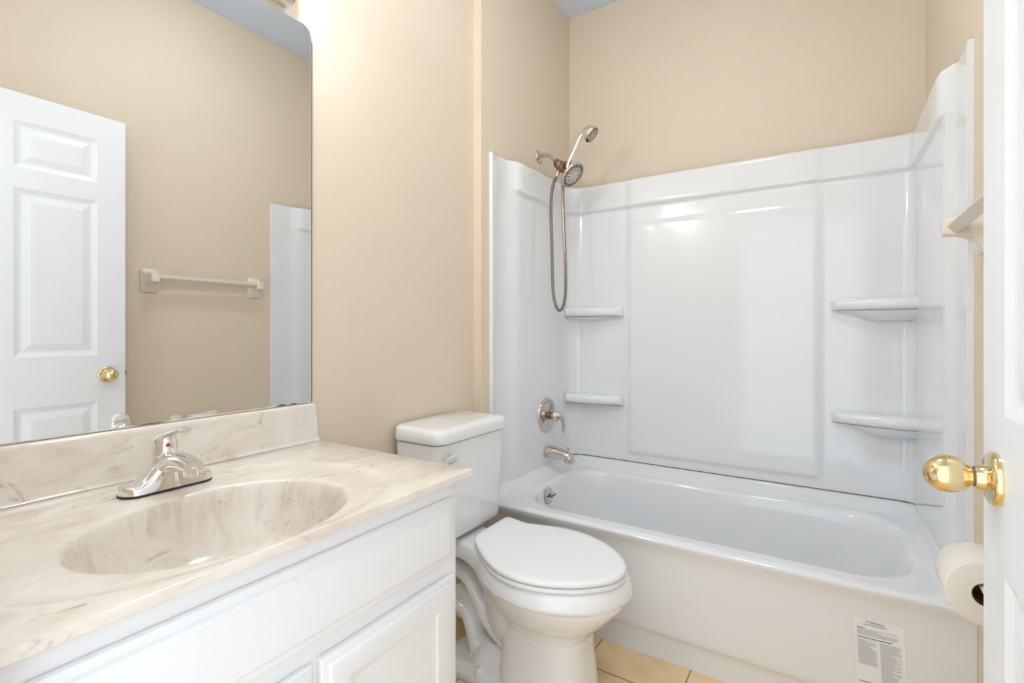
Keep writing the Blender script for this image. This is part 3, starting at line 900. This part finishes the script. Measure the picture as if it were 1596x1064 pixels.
    def sp(u, v, off=0.0006):      # u 0..1 left to right, v 0..1 top to bottom, sheet leans a little
        x = 0.056 + 0.112 * u + 0.010 * v
        z = 0.325 + 0.004 * u - 0.252 * v
        y = 1.684 - 0.006 * (z - 0.10) / 0.285
        if z < 0.10: y = 1.684 + 0.012 * (1 - sst(0.08, 0.10, z))
        return Vector((x, y - off, z))
    b = bmesh.new()
    NV = 16
    L = [[b.verts.new(sp(u, v / NV, 0.0008)) for u in (0, 1)] for v in range(NV + 1)]
    for p, q in zip(L[:-1], L[1:]): b.faces.new((p[0], p[1], q[1], q[0]))
    st = obj('instruction_sticker', b, M['label'], t, smooth=0, label='white printed instruction sticker')
    b = bmesh.new()
    def bar(u0, u1, v, h):
        f = [sp(u0, v, 0.0012), sp(u1, v, 0.0012), sp(u1, v + h, 0.0012), sp(u0, v + h, 0.0012)]
        b.faces.new([b.verts.new(p) for p in f])
    def para(u0, u1, v0, v1, dv=0.0105, h=0.0050):
        v = v0
        while v < v1:
            u = u0
            end = u1 if random.random() < 0.75 else u0 + (u1 - u0) * random.uniform(0.45, 0.9)
            while u < end - 0.01:
                w = min(random.uniform(0.02, 0.07), end - u)
                bar(u, u + w, v, h); u += w + 0.007
            v += dv
    para(0.06, 0.86, 0.115, 0.18)
    para(0.06, 0.44, 0.235, 0.50); para(0.51, 0.92, 0.235, 0.66)
    para(0.12, 0.46, 0.735, 0.97); para(0.52, 0.90, 0.735, 0.97)
    fp = obj('fine_print', b, M['inkgrey'], st, smooth=0); fp['kind'] = 'stuff'
    b = bmesh.new()
    for u0, u1, v0, h in ((0.05, 0.97, 0.69, 0.007), (0.05, 0.97, 0.985, 0.007)): bar(u0, u1, v0, h)
    bar(0.05, 0.062, 0.69, 0.30); bar(0.958, 0.97, 0.69, 0.30)
    bmesh.ops.remove_doubles(b, verts=b.verts[:], dist=1e-6)
    fr = obj('warning_box', b, M['ink'], st, smooth=0, label='black ruled warning box'); fr['kind'] = 'stuff'
    b = bmesh.new()
    bar(0.06, 0.22, 0.100, 0.008); bar(0.06, 0.75, 0.205, 0.009)
    for k in range(11):
        bar(0.19 + 0.043 * k, 0.19 + 0.043 * k + 0.034, 0.060, 0.007)
    fr = obj('bold_print', b, M['ink'], st, smooth=0); fr['kind'] = 'stuff'
    cu = bpy.data.curves.new('brand_heading', 'FONT'); cu.body = 'STERLING'; cu.size = 0.0095; cu.align_x = 'CENTER'; cu.extrude = 0.00005
    tmp = bpy.data.objects.new('brand_heading', cu); COL.objects.link(tmp)
    bpy.context.view_layer.update()
    me = bpy.data.meshes.new_from_object(tmp.evaluated_get(bpy.context.evaluated_depsgraph_get()))
    bpy.data.objects.remove(tmp, do_unlink=True)
    fo = bpy.data.objects.new('brand_heading', me); COL.objects.link(fo)
    me.materials.clear(); me.materials.append(M['ink'])
    fo.parent = st; fo.location = sp(0.43, 0.047, 0.0013) - wloc(st)
    fo.rotation_euler = (math.radians(90), 0, 0)
    fo['kind'] = 'stuff'
bathtub()

# ------------------------------------------------------------------ tub surround
def surround():
    t = thing('tub_surround', 'glossy white three piece tub surround with four moulded shelves', 'wall panel', (-0.45, 2.43, 0.46))
    # plan path, counter from the left front lip round to the right front lip
    P = [(-1.2068, 1.7135), (-1.1955, 1.7125), (-1.1915, 1.7165), (-1.1925, 1.724), (-1.198, 1.732), (-1.1985, 1.80), (-1.1985, 1.834), (-1.1968, 1.842), (-1.1840, 1.880), (-1.1812, 1.888), (-1.180, 1.92), (-1.180, 2.05), (-1.178, 2.20), (-1.1765, 2.30)]
    cr = 0.075
    nL = len(P)
    for k in range(1, 9):
        a = PI + (-PI / 2) * k / 9
        P.append((-1.176 + cr + cr * math.cos(a), 2.437 - cr + cr * math.sin(a)))
    P.append((-1.176 + cr, 2.437))
    nB = len(P)
    x = -1.176 + cr + 0.012
    while x < 0.235:
        P.append((x, 2.437)); x += 0.0125
    cr2 = 0.038
    for k in range(0, 9):
        a = PI / 2 - PI / 2 * k / 8
        P.append((0.276 - cr2 + cr2 * math.cos(a), 2.437 - cr2 + cr2 * math.sin(a)))
    nR = len(P) - 1
    P += [(0.2765, 2.30), (0.278, 2.20), (0.279, 2.05), (0.279, 1.92), (0.2802, 1.888), (0.283, 1.880), (0.2962, 1.842), (0.2985, 1.834), (0.2990, 1.80), (0.2995, 1.736), (0.2990, 1.726), (0.2985, 1.7175), (0.3000, 1.7135), (0.3128, 1.7140)]
    n = len(P)
    N = []
    for i in range(n):
        a = Vector(P[max(0, i - 1)]); b_ = Vector(P[min(n - 1, i + 1)])
        d = (b_ - a).normalized()
        N.append(Vector((d.y, -d.x)))      # points into the tub
    z0, z1 = 0.4592, 1.872
    zs = [z0, z0 + 0.004, 0.485, 0.492, 0.498, 0.504, 0.510, 0.518, 0.53, 0.60, 0.70, 0.80, 0.90, 1.0, 1.1, 1.2, 1.3, 1.4, 1.5, 1.58, 1.62, 1.632, 1.640, 1.648, 1.655, 1.665, 1.69, 1.715, 1.726, 1.732, 1.737, 1.742, 1.748, 1.757, 1.80, 1.855, 1.864, 1.869, z1]
    def disp(i, z):
        x, y = P[i]
        d = 0.0
        # top band on every wall, fading out on the front pilasters
        side = sst(1.866, 1.900, y) if (x < -1.17 or x > 0.27) else 1.0
        d += 0.014 * sst(1.728, 1.746, z) * side
        d -= 0.006 * sst(1.862, 1.873, z)
        if y > 2.43:
            # raised middle panel, with the slope between it and the band
            m = sst(-0.860, -0.843, x) * (1 - sst(-0.046, -0.028, x))
            d += 0.0135 * m * sst(0.496, 0.514, z) * (1 - sst(1.640, 1.657, z))
            d += 0.0085 * m * sst(1.64, 1.658, z)
        return d
    def foot(i, z):
        if z > z0 + 0.005: return z
        y = P[i][1]
        return z - 0.0042 * (1 - sst(2.36, 2.42, y)) - 0.040 * (1 - sst(1.70, 1.76, y))
    def grid(i0, i1, name, lab=None):
        b = bmesh.new()
        rows = []
        for i in range(i0, i1 + 1):
            rows.append([Vector((P[i][0] + N[i].x * disp(i, z), P[i][1] + N[i].y * disp(i, z), foot(i, z))) for z in zs])
        top = []
        loft(b, rows, False, False, closed=False)
        # returns at top and bottom so that the sheet reads as a moulded shell
        for zi, dz in ((len(zs) - 1, 0.0),):
            for i in range(i0, i1):
                q = [rows[i - i0][zi], rows[i - i0 + 1][zi]]
                w = [Vector((P[k][0] - N[k].x * 0.004, P[k][1] - N[k].y * 0.004, zs[zi])) for k in (i + 1, i)]
                b.faces.new([b.verts.new(v) for v in q + w])
        bmesh.ops.remove_doubles(b, verts=b.verts[:], dist=1e-5)
        o = obj(name, b, M['acrylic'], t, smooth=60, label=lab)
        return o
    grid(0, nL + 2, 'end_panel', 'left panel with plumbing holes')
    grid(nL + 2, nR - 2, 'back_panel')
    grid(nR - 2, n - 1, 'end_panel', 'right panel')
    # moulded shelves: (x0, x1, top, depth, rounded end +1/-1)
    for xs, xe, zt, dep, hh, s in ((-1.170, -0.880, 1.238, 0.085, 0.050, 1), (-1.170, -0.880, 0.788, 0.088, 0.050, 1), (0.2765, 0.004, 1.245, 0.090, 0.047, -1), (0.2765, 0.006, 0.792, 0.095, 0.047, -1)):
        b = bmesh.new()
        L = abs(xe - xs); sg = math.copysign(1, xe - xs); m = 44; yw = 2.4385
        rings = []
        for k in range(m + 1):
            u = L * (1 - (1 - k / m) ** 1.5) if k < m else L
            e = L - u
            d = dep * (0.42 + 0.58 * math.sin(PI / 2 * min(1, e / L * 1.15)))
            end = math.sqrt(max(0.0, 1 - ((0.030 - min(e, 0.030)) / 0.030) ** 2))
            d = max(d * end, 0.0004)
            h = hh * (0.75 + 0.25 * end); zc_ = zt - 0.012 * (1 - end)
            drop = (0.044 if xs > 0 else 0.016) * sst(0.02, 0.62, e / L)
            x = xs + sg * u
            pr = [(-0.004, zc_ - h - drop), (0.10, zc_ - h - drop), (0.34, zc_ - h - drop * 0.93), (0.58, zc_ - h - drop * 0.70), (0.78, zc_ - h - drop * 0.36), (0.90, zc_ - h - drop * 0.10)]
            pts = [(a_ * d, z) for a_, z in pr]
            r = min(h * 0.46, d * 0.5)
            for q in range(9):
                a = -PI / 2 + PI / 2 * q / 8
                pts.append((d - r + r * math.cos(a), zc_ - h + r + r * math.sin(a)))
            for q in range(9):
                a = PI / 2 * q / 8
                pts.append((d - r + r * math.cos(a), zc_ - r + r * math.sin(a)))
            pts.append((min(0.2 * d, d - r), zc_ - 0.0005)); pts.append((-0.004, zc_))
            rings.append([Vector((x, yw - a_, z)) for a_, z in pts])
        loft(b, rings)
        obj('shelf', b, M['acrylic'], t, smooth=55)
surround()

# ------------------------------------------------------------------ shower and tub fittings
def tub_valve():
    o = Vector((-1.1805, 2.165, 0.70))
    t = thing('shower_valve', 'round nickel shower valve with drooping lever on left tub panel', 'valve', o)
    b = bmesh.new(); lathe(b, o + Vector((-0.004, 0, 0)), (1, 0, 0), [(0.001, 0.086), (0.008, 0.086), (0.012, 0.083), (0.014, 0.078), (0.0135, 0.072), (0.011, 0.066), (0.012, 0.060), (0.018, 0.030), (0.020, 0.024), (0.020, 0.005)], 56)
    obj('escutcheon', b, M['nickel'], t, smooth=40)
    b = bmesh.new(); lathe(b, o + Vector((0.010, 0, 0)), (1, 0, 0), [(0, 0.020), (0.020, 0.018), (0.022, 0.015), (0.034, 0.015)], 32)
    obj('valve_stem', b, M['tarnish'], t)
    b = bmesh.new(); lathe(b, o + Vector((0.036, 0, 0)), (1, 0, 0), [(0, 0.019), (0.004, 0.025), (0.016, 0.027), (0.027, 0.024), (0.034, 0.016), (0.037, 0.001)], 32)
    pts = smooth_path([o + Vector((0.050, 0, 0.006)), o + Vector((0.070, 0.006, 0.006)), o + Vector((0.084, 0.012, -0.012)), o + Vector((0.088, 0.016, -0.045)), o + Vector((0.084, 0.018, -0.080))], 6)
    tube(b, pts, lambda s: (0.024 - 0.016 * s, 0.018 - 0.0125 * s), 18)
    obj('lever_handle', b, M['nickel'], t, smooth=50)
tub_valve()

def tub_spout():
    o = Vector((-1.184, 2.163, 0.522))
    t = thing('tub_spout', 'nickel tub spout with diverter knob above the bathtub rim', 'spout', o)
    b = bmesh.new()
    rings = []
    for x, ra, rb, dz in ((0.0, 0.030, 0.030, 0), (0.004, 0.031, 0.031, 0), (0.03, 0.030, 0.029, 0.0), (0.08, 0.027, 0.025, -0.002), (0.112, 0.0255, 0.023, -0.006), (0.132, 0.0255, 0.0235, -0.013), (0.146, 0.0235, 0.021, -0.022), (0.153, 0.016, 0.013, -0.028)):
        rings.append([o + Vector((x, ra * math.cos(2 * PI * k / 28), rb * math.sin(2 * PI * k / 28) + dz)) for k in range(28)])
    loft(b, rings)
    lathe(b, o + Vector((0.128, 0, -0.024)), (0.18, 0, -1), [(0, 0.023), (0.018, 0.022), (0.020, 0.019), (0.018, 0.015)], 28)
    sb = obj('spout_body', b, M['nickel'], t, smooth=50)
    b = bmesh.new()
    lathe(b, o + Vector((0.126, 0, 0.008)), (0, 0, 1), [(0, 0.010), (0.005, 0.009), (0.006, 0.0035), (0.018, 0.003), (0.019, 0.007), (0.022, 0.0095), (0.027, 0.009), (0.030, 0.005), (0.0305, 0.0005)], 20)
    obj('diverter_knob', b, M['nickel'], t, smooth=50)
tub_spout()

SHY = 2.135
def disc_face(bm_metal, bm_dark, c, n, R, rings):
    d, a, b_ = frame_of(n)
    for rr, cnt, s in rings:
        for k in range(cnt):
            ang = 2 * PI * k / cnt + rr * 40
            p = c + a * (rr * R * math.cos(ang)) + b_ * (rr * R * math.sin(ang))
            lathe(bm_dark, p, d, [(0, s), (0.0022, s), (0.0032, s * 0.6)], 8)

def shower():
    t = thing('wall_shower', 'fixed nickel shower head on bent arm high on left wall', 'shower', (XL, SHY, 1.972))
    b = bmesh.new(); lathe(b, (XL + 0.0005, SHY, 1.972), (1, 0, 0), [(0, 0.031), (0.003, 0.031), (0.007, 0.027), (0.012, 0.018), (0.014, 0.012)], 36)
    obj('wall_flange', b, M['nickel'], t, smooth=50)
    b = bmesh.new()
    tube(b, smooth_path([(XL + 0.002, SHY, 1.972), (XL + 0.030, SHY, 1.973), (XL + 0.060, SHY, 1.966), (XL + 0.082, SHY, 1.946), (XL + 0.098, SHY, 1.926)], 6), 0.0105, 18)
    obj('shower_arm', b, M['nickel'], t, smooth=60)
    # diverter block
    c = Vector((-1.092, SHY, 1.908))
    b = bmesh.new()
    lathe(b, c + Vector((-0.020, 0, 0.026)), Vector((0.62, 0, -0.78)), [(0, 0.013), (0.003, 0.016), (0.012, 0.016), (0.014, 0.014)], 8)
    lathe(b, c + Vector((-0.010, 0, 0.013)), Vector((0.62, 0, -0.78)), [(0, 0.017), (0.004, 0.022), (0.034, 0.023), (0.040, 0.019), (0.046, 0.015)], 28)
    lathe(b, c + Vector((0, -0.030, 0)), (0, 1, 0), [(0, 0.014), (0.003, 0.018), (0.05, 0.018), (0.06, 0.014)], 24)
    lathe(b, c + Vector((0.005, 0, -0.01)), (-0.35, 0, -1), [(0, 0.013), (0.022, 0.012), (0.024, 0.009)], 20)
    # cradle that holds the hand shower
    tube(b, [c + Vector((0.0, 0, 0)), c + Vector((0.028, 0, 0.004)), c + Vector((0.048, 0, 0.0))], 0.012, 16)
    db = obj('diverter', b, M['tarnish'], t, smooth=45)
    # fixed spray head
    n = Vector((0.731, -0.067, -0.68)).normalized()
    fc = Vector((-1.016, SHY - 0.004, 1.845))
    b = bmesh.new()
    lathe(b, fc - n * 0.040, n, [(0, 0.014), (0.006, 0.020), (0.012, 0.036), (0.020, 0.056), (0.026, 0.063), (0.030, 0.065)], 48)
    tube(b, [c + Vector((0.012, 0, -0.022)), (fc - n * 0.036)], 0.014, 18)
    hd = obj('head_shell', b, M['tarnish'], t, smooth=45)
    b = bmesh.new(); lathe(b, fc - n * 0.0105, n, [(0, 0.0652), (0.005, 0.0655), (0.009, 0.063), (0.0095, 0.055), (0.0085, 0.050), (0.0095, 0.030), (0.011, 0.018), (0.0115, 0.002)], 48)
    fb = obj('spray_face', b, M['face'], t, smooth=40)
    b = bmesh.new()
    disc_face(None, b, fc - n * 0.0018, n, 0.065, [(0.86, 26, 0.0036), (0.72, 22, 0.0036), (0.50, 12, 0.0026), (0.32, 8, 0.002)])
    obj('nozzles', b, M['dark'], fb, smooth=0)

    # hand shower resting in the cradle
    h = thing('hand_shower', 'chrome hand shower with ribbed hose hanging in its cradle', 'hand shower', (-1.045, SHY, 1.90))
    b = bmesh.new()
    path = smooth_path([(-1.050, SHY, 1.888), (-1.040, SHY, 1.915), (-1.018, SHY, 1.955), (-0.998, SHY, 1.993), (-0.978, SHY, 2.025), (-0.950, SHY - 0.002, 2.044), (-0.925, SHY - 0.004, 2.046)], 6)
    tube(b, path, lambda s: (0.0125 + 0.002 * s + (0.014 * sst(0.68, 1.0, s)), 0.0125 + 0.001 * s + 0.004 * sst(0.7, 1.0, s)), 20)
    hn = Vector((0.74, 0.10, -0.66)).normalized()
    hc = Vector((-0.925, SHY - 0.006, 2.020))
    lathe(b, hc - hn * 0.040, hn, [(0, 0.004), (0.004, 0.016), (0.010, 0.026), (0.020, 0.034), (0.032, 0.038), (0.038, 0.0385)], 40)
    obj('handle', b, M['chrome'], h, smooth=60)
    b = bmesh.new(); lathe(b, hc - hn * 0.003, hn, [(0, 0.0385), (0.006, 0.039), (0.010, 0.037), (0.011, 0.031), (0.010, 0.029), (0.0115, 0.008), (0.0118, 0.001)], 40)
    hf = obj('spray_face', b, M['face'], h, smooth=40)
    b = bmesh.new()
    disc_face(None, b, hc + hn * 0.0065, hn, 0.038, [(0.86, 20, 0.0028), (0.55, 10, 0.0020), (0.3, 6, 0.0016)])
    lathe(b, hc + hn * 0.0 + Vector((-0.012, -0.02, -0.028)), Vector((0.2, -0.3, -0.9)), [(0, 0.006), (0.008, 0.006)], 10)
    obj('nozzles', b, M['dark'], hf, smooth=0)
    # ribbed metal hose: diverter outlet, long loop, back up to the handle
    hp = [(-1.100, SHY, 1.875), (-1.110, SHY - 0.002, 1.852), (-1.122, SHY - 0.008, 1.820), (-1.130, SHY - 0.012, 1.76), (-1.131, SHY - 0.012, 1.66), (-1.127, SHY - 0.012, 1.54), (-1.124, SHY - 0.012, 1.42), (-1.120, SHY - 0.012, 1.31), (-1.108, SHY - 0.012, 1.245), (-1.088, SHY - 0.012, 1.212), (-1.066, SHY - 0.010, 1.235), (-1.056, SHY - 0.008, 1.30), (-1.056, SHY - 0.008, 1.42), (-1.063, SHY - 0.006, 1.55), (-1.070, SHY - 0.004, 1.68), (-1.074, SHY, 1.78), (-1.072, SHY + 0.004, 1.83), (-1.062, SHY + 0.002, 1.866), (-1.051, SHY, 1.889)]
    sm = smooth_path(hp, 10)
    # resample evenly, then rib it
    acc = [0.0]
    for p, q in zip(sm[:-1], sm[1:]): acc.append(acc[-1] + (q - p).length)
    L = acc[-1]; step = 0.0016; out = []; rad = []; j = 0
    k = 0
    while k * step < L:
        s = k * step
        while acc[j + 1] < s: j += 1
        f = (s - acc[j]) / (acc[j + 1] - acc[j])
        out.append(sm[j].lerp(sm[j + 1], f)); rad.append((0.0088, 0.0088, 0.0064, 0.0064)[k % 4]); k += 1
    b = bmesh.new(); tube(b, out, rad, 10)
    obj('hose', b, M['hose'], h, smooth=30)
    b = bmesh.new(); lathe(b, (-1.094, SHY, 1.888), Vector((-0.40, -0.04, -1)), [(0, 0.0115), (0.026, 0.0115), (0.030, 0.0095), (0.034, 0.0090)], 18)
    obj('hose_nut', b, M['chrome'], h)
shower()

# ------------------------------------------------------------------ towel bar, paper holder
def ceramic_post(y, z, parent, tip_x, tip_dz=0.012):
    b = bmesh.new()
    prof = [(XR - 0.0005, 0.040, 0.057, 0.0), (XR - 0.007, 0.040, 0.057, 0.0), (XR - 0.010, 0.037, 0.054, 0.0), (XR - 0.015, 0.031, 0.044, 0.003), (XR - 0.022, 0.025, 0.034, 0.007), (XR - 0.032, 0.0205, 0.027, 0.010), (tip_x + 0.030, 0.0185, 0.0235, tip_dz), (tip_x + 0.006, 0.0185, 0.0225, tip_dz + 0.001), (tip_x + 0.001, 0.016, 0.0205, tip_dz + 0.001), (tip_x, 0.012, 0.016, tip_dz + 0.001)]
    loft(b, [rrect_x(x, y, z + dz, hy, hz, min(hy, hz) * 0.45) for x, hy, hz, dz in prof])
    return obj('post', b, M['bone'], parent, smooth=50)

def towel_bar():
    t = thing('towel_bar', 'bone ceramic towel bar with square rail on the right wall', 'towel bar', (XR, 1.36, 1.36))
    for y in (1.092, 1.615): ceramic_post(y, 1.360, t, 0.234)
    b = bmesh.new()
    r = 0.0175
    ring = lambda y: [Vector((0.259 + r * c, y, 1.372 + r * s)) for c, s in ((1, 0.08), (0.08, 1), (-0.08, 1), (-1, 0.08), (-1, -0.08), (-0.08, -1), (0.08, -1), (1, -0.08))]
    loft(b, [ring(1.098), ring(1.609)])
    obj('rail', b, M['bonebar'], t, smooth=20)
towel_bar()

def paper_holder():
    t = thing('toilet_paper_holder', 'bone ceramic toilet paper holder on right wall beside the door', 'paper holder', (XR, 1.30, 0.65))
    yc, zc, xr = 1.298, 0.640, 0.2445
    for y in (1.209, 1.384):
        b = bmesh.new()
        prof = [(XR - 0.0005, 0.030, 0.050, 0), (XR - 0.006, 0.030, 0.050, 0), (XR - 0.010, 0.026, 0.044, 0), (XR - 0.020, 0.016, 0.030, 0), (XR - 0.045, 0.0100, 0.014, 0), (xr - 0.002, 0.009, 0.012, 0), (xr - 0.007, 0.007, 0.009, 0)]
        loft(b, [rrect_x(x, y, zc + dz, hy, hz, min(hy, hz) * 0.5) for x, hy, hz, dz in prof])
        obj('post', b, M['bone'], t, smooth=50)
    b = bmesh.new(); tube(b, [(xr, 1.212, zc), (xr, 1.381, zc)], 0.0080, 20); obj('roller', b, M['plastic'], t)
    r = thing('toilet_paper_roll', 'full white toilet paper roll hanging on the holder', 'toilet paper', (xr, yc, zc))
    b = bmesh.new()
    R, rc, zz = 0.0605, 0.0215, zc - 0.009
    y0, y1 = 1.243, 1.350
    prof = [(y0, rc), (y0, rc + 0.01), (y0 + 0.0005, R - 0.004), (y0 + 0.002, R - 0.001), (y0 + 0.004, R), (y1 - 0.004, R), (y1 - 0.001, R - 0.002), (y1, R - 0.006), (y1, rc)]
    rings = [[Vector((xr + q * math.cos(2 * PI * k / 72), y, zz + q * math.sin(2 * PI * k / 72))) for k in range(72)] for y, q in prof]
    loft(b, rings, False, False)
    obj('paper', b, M['paper'], r, smooth=40)
    b = bmesh.new()
    rings = [[Vector((xr + q * math.cos(2 * PI * k / 40), y, zz + q * math.sin(2 * PI * k / 40))) for k in range(40)] for y, q in ((y0 + 0.001, rc), (y1 - 0.001, rc), (y1 - 0.001, rc - 0.0012), (y0 + 0.001, rc - 0.0012))]
    loft(b, rings + [rings[0]], False, False)
    obj('cardboard_core', b, M['core'], r, smooth=40)
paper_holder()
